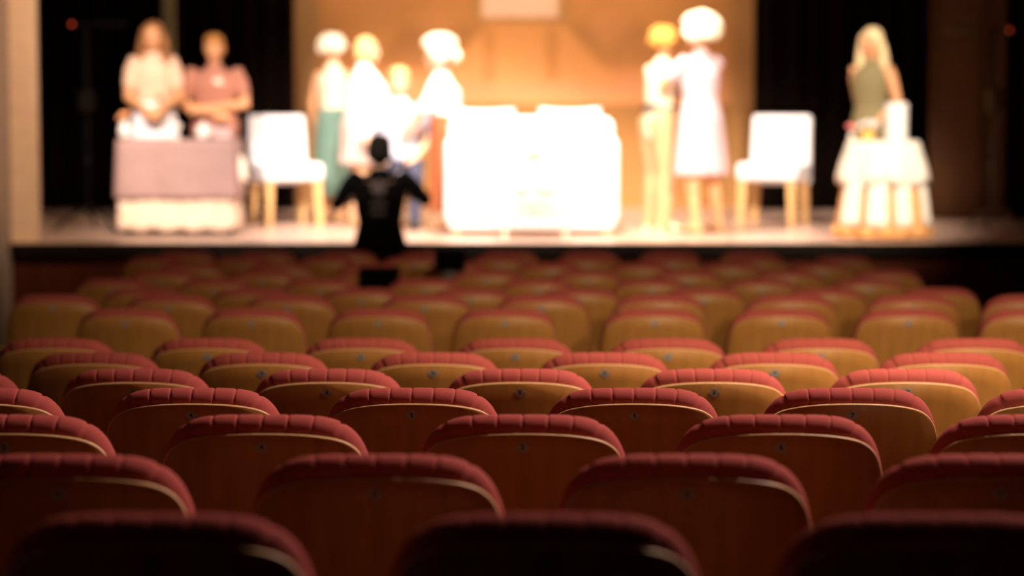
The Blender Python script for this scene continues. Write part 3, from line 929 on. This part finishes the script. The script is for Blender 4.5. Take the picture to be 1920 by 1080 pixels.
# ------------------------------------------------------------------ people
def V(*a): return Vector(a)
def person(label, px, d, H, face_deg, base_z=None, skin='a', hair='brown', hair_style='short', pose=None, clothes=(), head_turn=(0, 0), seated=False, lean=0.0, build=1.0, group=None, xyz=None):
    """facing: local +Y is forward.  pose overrides joints (fractions of H)"""
    J = dict(
        pelvis=V(0, 0, .535), waist=V(0, .0, .62), chest=V(0, .004, .735), neck=V(0, -.004, .825), head=V(0, .008, .930),
        sR=V(.104, 0, .793), sL=V(-.104, 0, .793), eR=V(.140, -.012, .63), eL=V(-.140, -.012, .63), wR=V(.150, .03, .485), wL=V(-.150, .03, .485),
        hR=V(.052, 0, .515), hL=V(-.052, 0, .515), kR=V(.055, .012, .285), kL=V(-.055, .012, .285), aR=V(.058, -.008, .045), aL=V(-.058, -.008, .045),
        fR=V(.066, .085, .012), fL=V(-.066, .085, .012))
    if pose:
        for k, v in pose.items(): J[k] = Vector(v)
    if lean:
        piv = J['pelvis'].copy(); R = Matrix.Rotation(-lean, 4, 'X')
        for k in ('waist', 'chest', 'neck', 'head', 'sR', 'sL'):
            J[k] = piv + R @ (J[k] - piv)
        for k in ('eR', 'eL', 'wR', 'wL'):
            if not pose or k not in pose: J[k] = piv + R @ (J[k] - piv)
    J = {k: v * H for k, v in J.items()}
    b = build
    up = (J['neck'] - J['pelvis']).normalized()
    sd = (J['sR'] - J['sL']).normalized()
    h = H
    def torso(bm, e=0.0, z0='pelvis', lo=None):
        pts = [J['pelvis'] + V(0, 0, -.045) * h, J['pelvis'], J['waist'], J['chest'], (J['sR'] + J['sL']) / 2 * .55 + J['chest'] * .45, (J['sR'] + J['sL']) / 2, J['neck'] + up * -.004]
        rad = [(.090 * b, .062 * b), (.096 * b, .064 * b), (.076 * b, .056 * b), (.094 * b, .066 * b), (.098, .062), (.084, .048), (.040, .036)]
        rad = [(r[0] * h + e, r[1] * h + e) for r in rad]
        limb(bm, pts, rad, 20, sd, 3)
    def arm(bm, s, e=0.0, f=1.0):
        S_, E_, W_ = J['s' + s], J['e' + s], J['w' + s]
        pts = [S_ + (S_ - J['chest']).normalized() * -.02 * h, S_, S_.lerp(E_, .5), E_, E_.lerp(W_, .4), W_]
        rr = [.028, .029, .026, .0225, .0215, .0145]
        if f < 1:
            n_ = {0.3: 3, .5: 3, .6: 4, .8: 5}.get(f, 4)
            pts = pts[:n_]; rr = rr[:n_]
            if n_ == 3: pts[-1] = S_.lerp(E_, f * 1.2)
        limb(bm, pts, [(r * h * (b ** .5) + e, r * h * (b ** .5) + e) for r in rr], 12, None, 3)
    def leg(bm, s, e=0.0, f=1.0):
        Hh, K, A = J['h' + s], J['k' + s], J['a' + s]
        pts = [Hh + (Hh - K).normalized() * .02 * h, Hh, Hh.lerp(K, .5), K, K.lerp(A, .35), A.lerp(K, .12), A]
        rr = [.052, .052, .043, .031, .031, .020, .021]
        limb(bm, pts[:int(len(pts) * f + .5)], [(r * h * (b ** .5) + e,) * 2 for r in rr[:int(len(pts) * f + .5)]], 14, None, 3)
    # --- body
    bm = bmesh.new()
    torso(bm)
    limb(bm, [J['neck'] - up * .02 * h, J['neck'].lerp(J['head'], .35), J['head'] - V(0, 0, .035) * h], [.032 * h, .029 * h, .028 * h], 12)
    yaw, pit = head_turn
    HR = Matrix.Rotation(math.radians(yaw), 3, 'Z') @ Matrix.Rotation(math.radians(pit), 3, 'X')
    hc = J['head']
    def hp(x, y, z): return hc + HR @ (V(x, y, z) * h)
    q = HR.to_quaternion()
    ell(bm, hp(0, -.008, .012), V(.046, .056, .055) * h, 20, q)
    ell(bm, hp(0, .006, -.018), V(.038, .044, .048) * h, 20, q)
    limb(bm, [hp(0, .024, -.046), hp(0, .040, -.055)], [.017 * h, .012 * h], 10)          # chin
    limb(bm, [hp(0, .044, .010), hp(0, .057, -.012), hp(0, .052, -.018)], [.005 * h, .0085 * h, .007 * h], 8)   # nose
    limb(bm, [hp(-.014, .044, -.034), hp(.014, .044, -.034)], [.0055 * h, .0055 * h], 8)     # lips
    limb(bm, [hp(-.026, .040, .018), hp(.026, .040, .018)], [.006 * h, .006 * h], 8)         # brow
    for s in (-1, 1):
        ell(bm, hp(s * .047, -.008, -.004), V(.006, .013, .020) * h, 10, q)
        ell(bm, hp(s * .024, .032, -.014), V(.014, .014, .012) * h, 10, q)
    for s in 'RL':
        sg = 1 if s == 'R' else -1
        arm(bm, s)
        leg(bm, s)
        A, F = J['a' + s], J['f' + s]
        heel = A + (A - F).normalized() * .022 * h; heel.z = max(F.z, A.z - .028 * h)
        limb(bm, [A - V(0, 0, .004) * h, heel.lerp(A, .3)], [.020 * h, .018 * h], 10)
        limb(bm, [heel, A.lerp(F, .45) - V(0, 0, .012) * h * 0, F + V(0, 0, .004) * h], [(.020 * h, .018 * h), (.024 * h, .017 * h), (.022 * h, .009 * h)], 10, (1, 0, 0))
        # hand: palm, thumb and four curled fingers
        Wp, E = J['w' + s], J['e' + s]
        dr = (Wp - E).normalized()
        nrm = dr.cross(V(0, 0, 1)) if abs(dr.z) < .9 else dr.cross(V(0, 1, 0))
        nrm.normalize()
        side = (J['pelvis'] - Wp); side = side - dr * side.dot(dr)
        pn = side.normalized() if side.length > 1e-4 else nrm          # palm normal
        wd = dr.cross(pn).normalized()
        if wd.dot(V(0, 1, 0)) < 0: wd = -wd
        hl = .105 * h
        limb(bm, [Wp, Wp + dr * hl * .25, Wp + dr * hl * .5], [(.014 * h, .012 * h), (.023 * h, .010 * h), (.024 * h, .009 * h)], 10, wd)
        for k, (o_, ln) in enumerate(((.017, .42), (.006, .50), (-.006, .47), (-.017, .37))):
            r0 = Wp + dr * hl * .48 + wd * o_ * h
            r1 = r0 + (dr + pn * .25) * hl * ln * .45
            r2 = r1 + (dr + pn * .8).normalized() * hl * ln * .33
            r3 = r2 + (dr * .6 + pn).normalized() * hl * ln * .25
            limb(bm, [r0, r1, r2, r3], [.0056 * h, .0052 * h, .0047 * h, .004 * h], 8, None, 2)
        t0 = Wp + dr * hl * .14 + wd * .015 * h
        t1 = t0 + (dr * .7 + wd * .8 + pn * .3).normalized() * hl * .26
        t2 = t1 + (dr + wd * .2 + pn * .3).normalized() * hl * .22
        limb(bm, [t0, t1, t2], [.0075 * h, .0062 * h, .0050 * h], 8, None, 2)
    p = at(px, 400, d)
    bz = STAGE_Z if base_z is None else base_z
    body = finish('person', bm, SK[skin], None, smooth=True, loc=(p.x, p.y, bz) if xyz is None else xyz)
    body.rotation_euler = (0, 0, math.radians(face_deg))
    md = body.modifiers.new('skin', 'REMESH'); md.mode = 'VOXEL'; md.voxel_size = .0075; md.use_smooth_shade = True
    ms = body.modifiers.new('smooth', 'SMOOTH'); ms.factor = .5; ms.iterations = 3
    tag(body, label, 'person')
    def cloth_obj(name, bm, m, vox=.010, it=4):
        o = finish(name, bm, m, body, smooth=True)
        r_ = o.modifiers.new('weave', 'REMESH'); r_.mode = 'VOXEL'; r_.voxel_size = vox; r_.use_smooth_shade = True
        s_ = o.modifiers.new('smooth', 'SMOOTH'); s_.factor = .5; s_.iterations = it
        return o
    for s in (-1, 1):
        bm = bmesh.new(); ell(bm, hp(s * .019, .0415, .004), V(.0062, .0045, .0040) * h, 10, q); eo = finish('eye', bm, M['eye'], body, smooth=True)
        bm = bmesh.new(); ell(bm, hp(s * .019, .0452, .004), V(.0036, .0020, .0036) * h, 8, q); finish('pupil', bm, M['ink'], eo, smooth=True)
    bm = bmesh.new(); limb(bm, [hp(-.012, .0485, -.034), hp(0, .0505, -.0345), hp(.012, .0485, -.034)], [(.003 * h, .0022 * h)] * 3, 8); finish('mouth', bm, M['lip'], body, smooth=True)
    # --- clothes
    for c in clothes:
        kind, m = c[0], c[1]
        bm = bmesh.new()
        if kind in ('blouse', 'shirt', 'tee'):
            torso(bm, .016)
            f = {'blouse': .8, 'shirt': .6, 'tee': .5}[kind]
            if len(c) > 2: f = c[2]
            if f > 0:
                for s in 'RL': arm(bm, s, .012 if kind != 'blouse' else .016, f)
            cloth_obj({'blouse': 'blouse', 'shirt': 'shirt', 'tee': 't_shirt'}[kind], bm, m)
        elif kind == 'dress' or kind == 'skirt':
            hemz = c[2]; wide = c[3]
            if kind == 'dress':
                torso(bm, .014)
                if len(c) > 4 and c[4] > 0:
                    for s in 'RL': arm(bm, s, .014, c[4])
            pe = J['pelvis']; top = J['waist'] if kind == 'skirt' else J['waist']
            mid = (J['kR'] + J['kL']) / 2
            pts = [top, pe, V((pe.x + mid.x) / 2, (pe.y + mid.y) / 2, pe.z * .55 + hemz * h * .45), V(mid.x, mid.y, hemz * h)]
            rad = [(.078 * h * b + .014, .058 * h * b + .012), (.098 * h * b + .016, .068 * h * b + .016), (.10 * h * b + .02 + wide * .5, .08 * h + wide * .5), (.10 * h * b + .02 + wide, .085 * h + wide)]
            n = 48
            pp = []; rr = []
            for i in range(3):
                for k in range(5):
                    t_ = k / 5; pp.append(pts[i].lerp(pts[i + 1], t_)); rr.append((rad[i][0] * (1 - t_) + rad[i + 1][0] * t_, rad[i][1] * (1 - t_) + rad[i + 1][1] * t_))
            pp.append(pts[3]); rr.append(rad[3])
            rings = []
            for i, (q_, r_) in enumerate(zip(pp, rr)):
                f_ = i / (len(pp) - 1)
                rings.append([q_ + V((r_[0] + .014 * f_ * math.sin(11 * 2 * PI * k / n)) * math.cos(2 * PI * k / n), (r_[1] + .014 * f_ * math.sin(11 * 2 * PI * k / n)) * math.sin(2 * PI * k / n), 0) for k in range(n)])
            ring_loft(bm, rings)
            cloth_obj(kind, bm, m, .011, 2)
        elif kind == 'trousers':
            limb(bm, [J['waist'] - up * .02 * h, J['pelvis'], J['pelvis'] - V(0, 0, .05) * h], [(.076 * h * b + .004, .056 * h * b + .004), (.097 * h * b + .012, .066 * h * b + .014), (.08 * h * b + .012, .06 * h * b + .012)], 18, (1, 0, 0))
            for s in 'RL': leg(bm, s, .013 + (c[2] if len(c) > 2 else 0))
            cloth_obj('trousers', bm, m)
        elif kind == 'belt':
            tube(bm, [J['waist'] - V(0, 0, .012) * h, J['waist'] + V(0, 0, .012) * h], (.079 * h * b + .026, .058 * h * b + .024), 28, (1, 0, 0))
            finish('belt', bm, m, body, smooth=True)
        elif kind == 'shoes':
            bm.free()
            for s in 'RL':
                bm = bmesh.new()
                A, F = J['a' + s], J['f' + s]
                heel = A + (A - F).normalized() * .024 * h; heel.z = max(F.z, A.z - .028 * h)
                limb(bm, [heel, A.lerp(F, .45), F + V(0, 0, .004) * h], [(.024 * h, .021 * h), (.028 * h, .021 * h), (.026 * h, .013 * h)], 14, (1, 0, 0))
                finish('shoe', bm, m, body, smooth=True)
        elif kind == 'print':
            bm.free()
    # --- hair
    bm = bmesh.new()
    rnd = random.Random(int(px))
    hm = HAIR[hair]
    ell(bm, hp(0, -.017, .020), V(.053, .058, .055) * h, 20, q)
    if hair_style == 'short':
        ell(bm, hp(0, -.024, -.005), V(.056, .054, .050) * h, 16, q); ell(bm, hp(0, -.004, .042), V(.050, .054, .036) * h, 16, q)
    elif hair_style == 'bob':
        ell(bm, hp(0, -.024, -.010), V(.062, .056, .060) * h, 16, q)
        for s in (-1, 1): limb(bm, [hp(s * .046, .006, .02), hp(s * .056, .004, -.02), hp(s * .050, .004, -.055)], [.020 * h, .019 * h, .013 * h])
    elif hair_style == 'long':
        for s in (-1, 1):
            limb(bm, [hp(s * .040, .006, .03), hp(s * .055, -.002, -.02), hp(s * .062, .004, -.085), hp(s * .060, .018, -.15), hp(s * .052, .022, -.20)], [.018 * h, .020 * h, .024 * h, .022 * h, .010 * h])
        limb(bm, [hp(0, -.035, .0), hp(0, -.045, -.07), hp(0, -.045, -.16)], [(.05 * h, .026 * h), (.055 * h, .028 * h), (.035 * h, .015 * h)], 14, sd)
    elif hair_style in ('curly', 'bigcurly', 'fullcurly'):
        R_ = {'curly': .086, 'fullcurly': .106, 'bigcurly': .128}[hair_style]
        for k in range(70):
            a = rnd.uniform(0, 2 * PI); el = rnd.uniform(-.5, 1.3)
            dx = math.cos(el) * math.cos(a); dy = math.cos(el) * math.sin(a)
            if dy > .45 and el < .55: continue
            c = hp(dx * R_ * .78, -.018 + dy * R_ * .68, .016 + math.sin(el) * R_ * .60)
            r_ = {'curly': .024, 'fullcurly': .030, 'bigcurly': .036}[hair_style] * h
            ell(bm, c, (r_, r_, r_), 8)
    o = finish('hair', bm, hm, body, smooth=True)
    r_ = o.modifiers.new('mass', 'REMESH'); r_.mode = 'VOXEL'; r_.voxel_size = .009; r_.use_smooth_shade = True
    return body, J

C_ = {
    'cream': cloth('cream_cotton', (.74, .62, .45)), 'white': cloth('white_cotton', (.85, .81, .80)), 'bluewhite': cloth('pale_blue_cotton', (.60, .60, .74)),
    'rose': cloth('dusty_rose_cotton', (.40, .17, .115)), 'blush': cloth('blush_cotton', (.68, .51, .47)), 'peachy': cloth('peach_cotton', (.74, .50, .36)), 'teal': cloth('teal_cotton', (.15, .26, .205)),
    'lavender': cloth('pale_lilac_cotton', (.57, .42, .47)), 'olive': cloth('olive_cotton', (.19, .16, .075)), 'rust': cloth('rust_cotton', (.30, .085, .025)),
    'navy': cloth('navy_denim', (.05, .055, .10)), 'beige': cloth('beige_linen', (.50, .28, .14)), 'black': mat('black_jersey', (.004, .0035, .0035), .95, spec=.03),
    'blackb': cloth('black_leather', (.02, .018, .018)), 'tan': cloth('tan_leather', (.45, .25, .12)), 'grey_print': mat('faded_print', (.085, .065, .06), .8, noise=.3, scale=60),
    'whitebl': cloth('sky_white_cotton', (.80, .80, .88)),
}
def Hof(px, pytop, d, extra=.0, bz=None):
    return at(px, pytop, d).z - (STAGE_Z if bz is None else bz) - extra

# behind the left table
d = 20.08
person('person with long brown hair and blush blouse behind the mauve table', 291, d, Hof(284, 38, d, .02), 188, hair='brown', hair_style='long', skin='a',
       pose=dict(sR=(.098, 0, .805), sL=(-.098, 0, .805), eL=(-.122, .03, .64), wL=(-.05, .13, .60), eR=(.122, .03, .64), wR=(.045, .13, .585)),
       clothes=[('blouse', C_['peachy'], .5), ('skirt', C_['whitebl'], .12, .07), ('shoes', C_['tan'])], head_turn=(-14, -4))
p = at(299, 188, 19.72)
bm = bmesh.new()
for k in range(9):
    a = k * .7
    tube(bm, [(0, 0, -.02), (.02 * math.cos(a), .02 * math.sin(a), .02), (.045 * math.cos(a), .045 * math.sin(a), .035)], [.004, .012, .002], 8)
o = finish('leaf_sprig', bm, M['green'], None, smooth=True, loc=(p.x, p.y, p.z)); tag(o, 'green leafy sprig held by the long-haired person behind the mauve table', 'sprig')
d = 20.2
pr_, _j = person('person with short hair in a dusty rose t-shirt, forearms crossed, behind the mauve table', 405, d, Hof(405, 64, d, .01), 176, hair='auburn', hair_style='short', skin='a', build=1.22,
       pose=dict(sR=(.125, 0, .80), sL=(-.125, 0, .80), eL=(-.165, .02, .64), wL=(.02, .12, .625), eR=(.165, .02, .64), wR=(-.02, .14, .60)),
       clothes=[('tee', C_['rose']), ('trousers', C_['navy']), ('shoes', C_['blackb'])], head_turn=(0, -6))

tee2 = [c for c in pr_.children if c.name.startswith('t_shirt')][0]
bm = bmesh.new()
for k in range(6):
    a = k * PI / 3; ell(bm, (-.045 + .026 * math.cos(a), .118, 1.21 + .026 * math.sin(a)), (.022, .016, .022), 10)
ell(bm, (-.045, .128, 1.21), (.018, .012, .018), 10)
co_ = finish('corsage', bm, M['ivory'], tee2, smooth=True); co_['label'] = 'ivory corsage'

# group in the middle
d = 21.35
person('person with pale curls, cream top and teal skirt, at the left of the group', 627, d, Hof(630, 69, d, .0), -35, hair='platinum', hair_style='curly', skin='a',
       clothes=[('tee', C_['cream'], 0), ('skirt', C_['teal'], .14, .03), ('shoes', C_['tan'])], head_turn=(-10, 0))
d = 20.6
person('person with blond bob in white blouse beside the person in teal skirt', 672, d, Hof(684, 72, d, .0) * 1.01, -70, hair='honey', hair_style='bob', skin='b', lean=.13, build=1.15,
       pose=dict(eR=(.13, .13, .66), wR=(.10, .20, .50), eL=(-.12, .10, .64), wL=(-.07, .16, .52)),
       clothes=[('blouse', C_['white'], .6), ('dress', C_['blush'], .33, .03, .5), ('shoes', C_['tan'])], head_turn=(-20, -6))
# seated person on stool
d = 20.35
p5 = at(750, 400, d)
SH = 1.73
person('seated person in pale blue shirt and navy trousers behind the silhouetted person', 750, d, SH, 180, hair='honey', hair_style='short', skin='b', build=1.2,
       pose=dict(pelvis=(0, -.02, .315), waist=(0, -.02, .40), chest=(0, -.006, .515), neck=(0, 0, .605), head=(0, .018, .705), sR=(.112, 0, .585), sL=(-.112, 0, .585),
                 eR=(.165, .06, .44), eL=(-.165, .06, .44), wR=(.10, .19, .37), wL=(-.10, .19, .37), hR=(.055, 0, .300), hL=(-.055, 0, .300), kR=(.085, .24, .300), kL=(-.085, .24, .300),
                 aR=(.08, .22, .045), aL=(-.08, .22, .045), fR=(.085, .31, .012), fL=(-.085, .31, .012)),
       clothes=[('shirt', C_['bluewhite'], .6), ('trousers', C_['navy']), ('shoes', C_['blackb'])], head_turn=(0, -8))
t = root('stool', 'wooden stool under the seated person in the middle group', 'stool', (p5.x, p5.y + .04, STAGE_Z))
bm = bmesh.new(); lathe(bm, [(.0001, .345), (.17, .345), (.18, .355), (.18, .365), (.17, .375), (.0001, .375)], n=32); finish('seat', bm, M['leg_wood'], t)
for k in range(4):
    a = PI / 4 + k * PI / 2
    bm = bmesh.new(); tube(bm, [(.17 * math.cos(a), .17 * math.sin(a), 0), (.12 * math.cos(a), .12 * math.sin(a), .345)], .016); finish('leg', bm, M['leg_wood'], t)
d = 20.1
person('person with big pale curls in white blouse and rust skirt beside the sofa', 842, d, Hof(818, 66, d, .06), 80, hair='platinum', hair_style='bigcurly', skin='b', lean=.15, build=1.32,
       pose=dict(eR=(.13, .10, .65), wR=(.08, .20, .53), eL=(-.13, .10, .65), wL=(-.06, .22, .54)),
       clothes=[('blouse', C_['white'], .6), ('skirt', C_['rust'], .10, .02), ('shoes', C_['tan'])], head_turn=(15, -4))

# embracing pair
d = 19.75
person('person with ginger curls, cream top and dark belt, hugging the taller person in lilac', 1234, d, Hof(1240, 50, d, .02), -62, hair='ginger', hair_style='curly', skin='a', lean=.08,
       pose=dict(eR=(.135, .10, .70), wR=(.06, .24, .74), eL=(-.13, .12, .68), wL=(-.02, .25, .70)),
       clothes=[('blouse', C_['cream'], .5), ('belt', C_['blackb']), ('trousers', C_['beige'], .022), ('shoes', C_['cream'])], head_turn=(-5, -6))
d = 19.45
person('tall person with pale curls in a lilac dress hugging the shorter ginger-haired person', 1314, d, Hof(1305, 28, d, .03), 40, hair='platinum', hair_style='fullcurly', skin='a', lean=.05, build=1.08,
       pose=dict(eR=(.15, .10, .72), wR=(.05, .22, .72), eL=(-.15, .10, .70), wL=(-.05, .20, .66), kR=(.08, .012, .285), aR=(.11, -.008, .045), fR=(.13, .08, .012), kL=(-.05, .012, .285), aL=(-.05, -.02, .045), fL=(-.055, .07, .012)),
       clothes=[('dress', C_['lavender'], .275, .035, .5), ('shoes', C_['tan'])], head_turn=(20, -4))

# behind the right table
d = 19.75
person('person with long blond hair in an olive top behind the round table at the right', 1632, d, Hof(1630, 52, d, .01), 138, hair='blond', hair_style='long', skin='a',
       pose=dict(eL=(-.150, .0, .64), wL=(-.09, .09, .54), eR=(.105, -.045, .64), wR=(.05, -.10, .53)),
       clothes=[('tee', C_['olive'], 0), ('skirt', C_['olive'], .25, .02), ('shoes', C_['blackb'])], head_turn=(10, -12))

# silhouetted person in front of the stage
d = 17.55
bz = FLOOR_END
pp_ = at(712, 254, d)
Hs = pp_.z - bz
bd_, Jd = person('person in black t-shirt with faded back print, elbows out, standing before the stage', 712, d, Hs, 0, base_z=bz, hair='dark', hair_style='short', skin='c', build=1.12,
       pose=dict(sR=(.112, 0, .815), sL=(-.112, 0, .815), eR=(.195, .06, .720), eL=(-.190, .06, .700), wR=(.085, .19, .75), wL=(-.085, .19, .74)),
       clothes=[('tee', C_['black'], .6), ('trousers', C_['black']), ('shoes', C_['blackb'])])
tshirt = [c for c in bd_.children if c.name.startswith('t_shirt')][0]
bm = bmesh.new()
cz = Jd['chest'].z
g = []
for i in range(13):
    row = []
    for j in range(17):
        u = (i / 12 - .5) * .13; v = (j / 16 - .5) * .25
        row.append(bm.verts.new((u, -(.068 * Hs * 1.06 + .020) + .9 * u * u - .002 + .10 * max(0, v - .03) , cz + v)))
    g.append(row)
for i in range(12):
    for j in range(16):
        # a worn circular badge above three bars of illegible print
        u = (i + .5) / 12 - .5; v = (j + .5) / 16
        keep = (v > .55 and (u * .13) ** 2 + ((v - .77) * .25) ** 2 < .055 ** 2) or (v < .5 and (j // 2) % 2 == 0 and abs(u) < .42)
        if keep: bm.faces.new((g[i][j], g[i + 1][j], g[i + 1][j + 1], g[i][j + 1]))
bmesh.ops.delete(bm, geom=[v for v in bm.verts if not v.link_faces], context='VERTS')
o = finish('back_print', bm, C_['grey_print'], tshirt)
md = o.modifiers.new('wrap', 'SOLIDIFY'); md.thickness = .004
o['label'] = 'faded grey print'
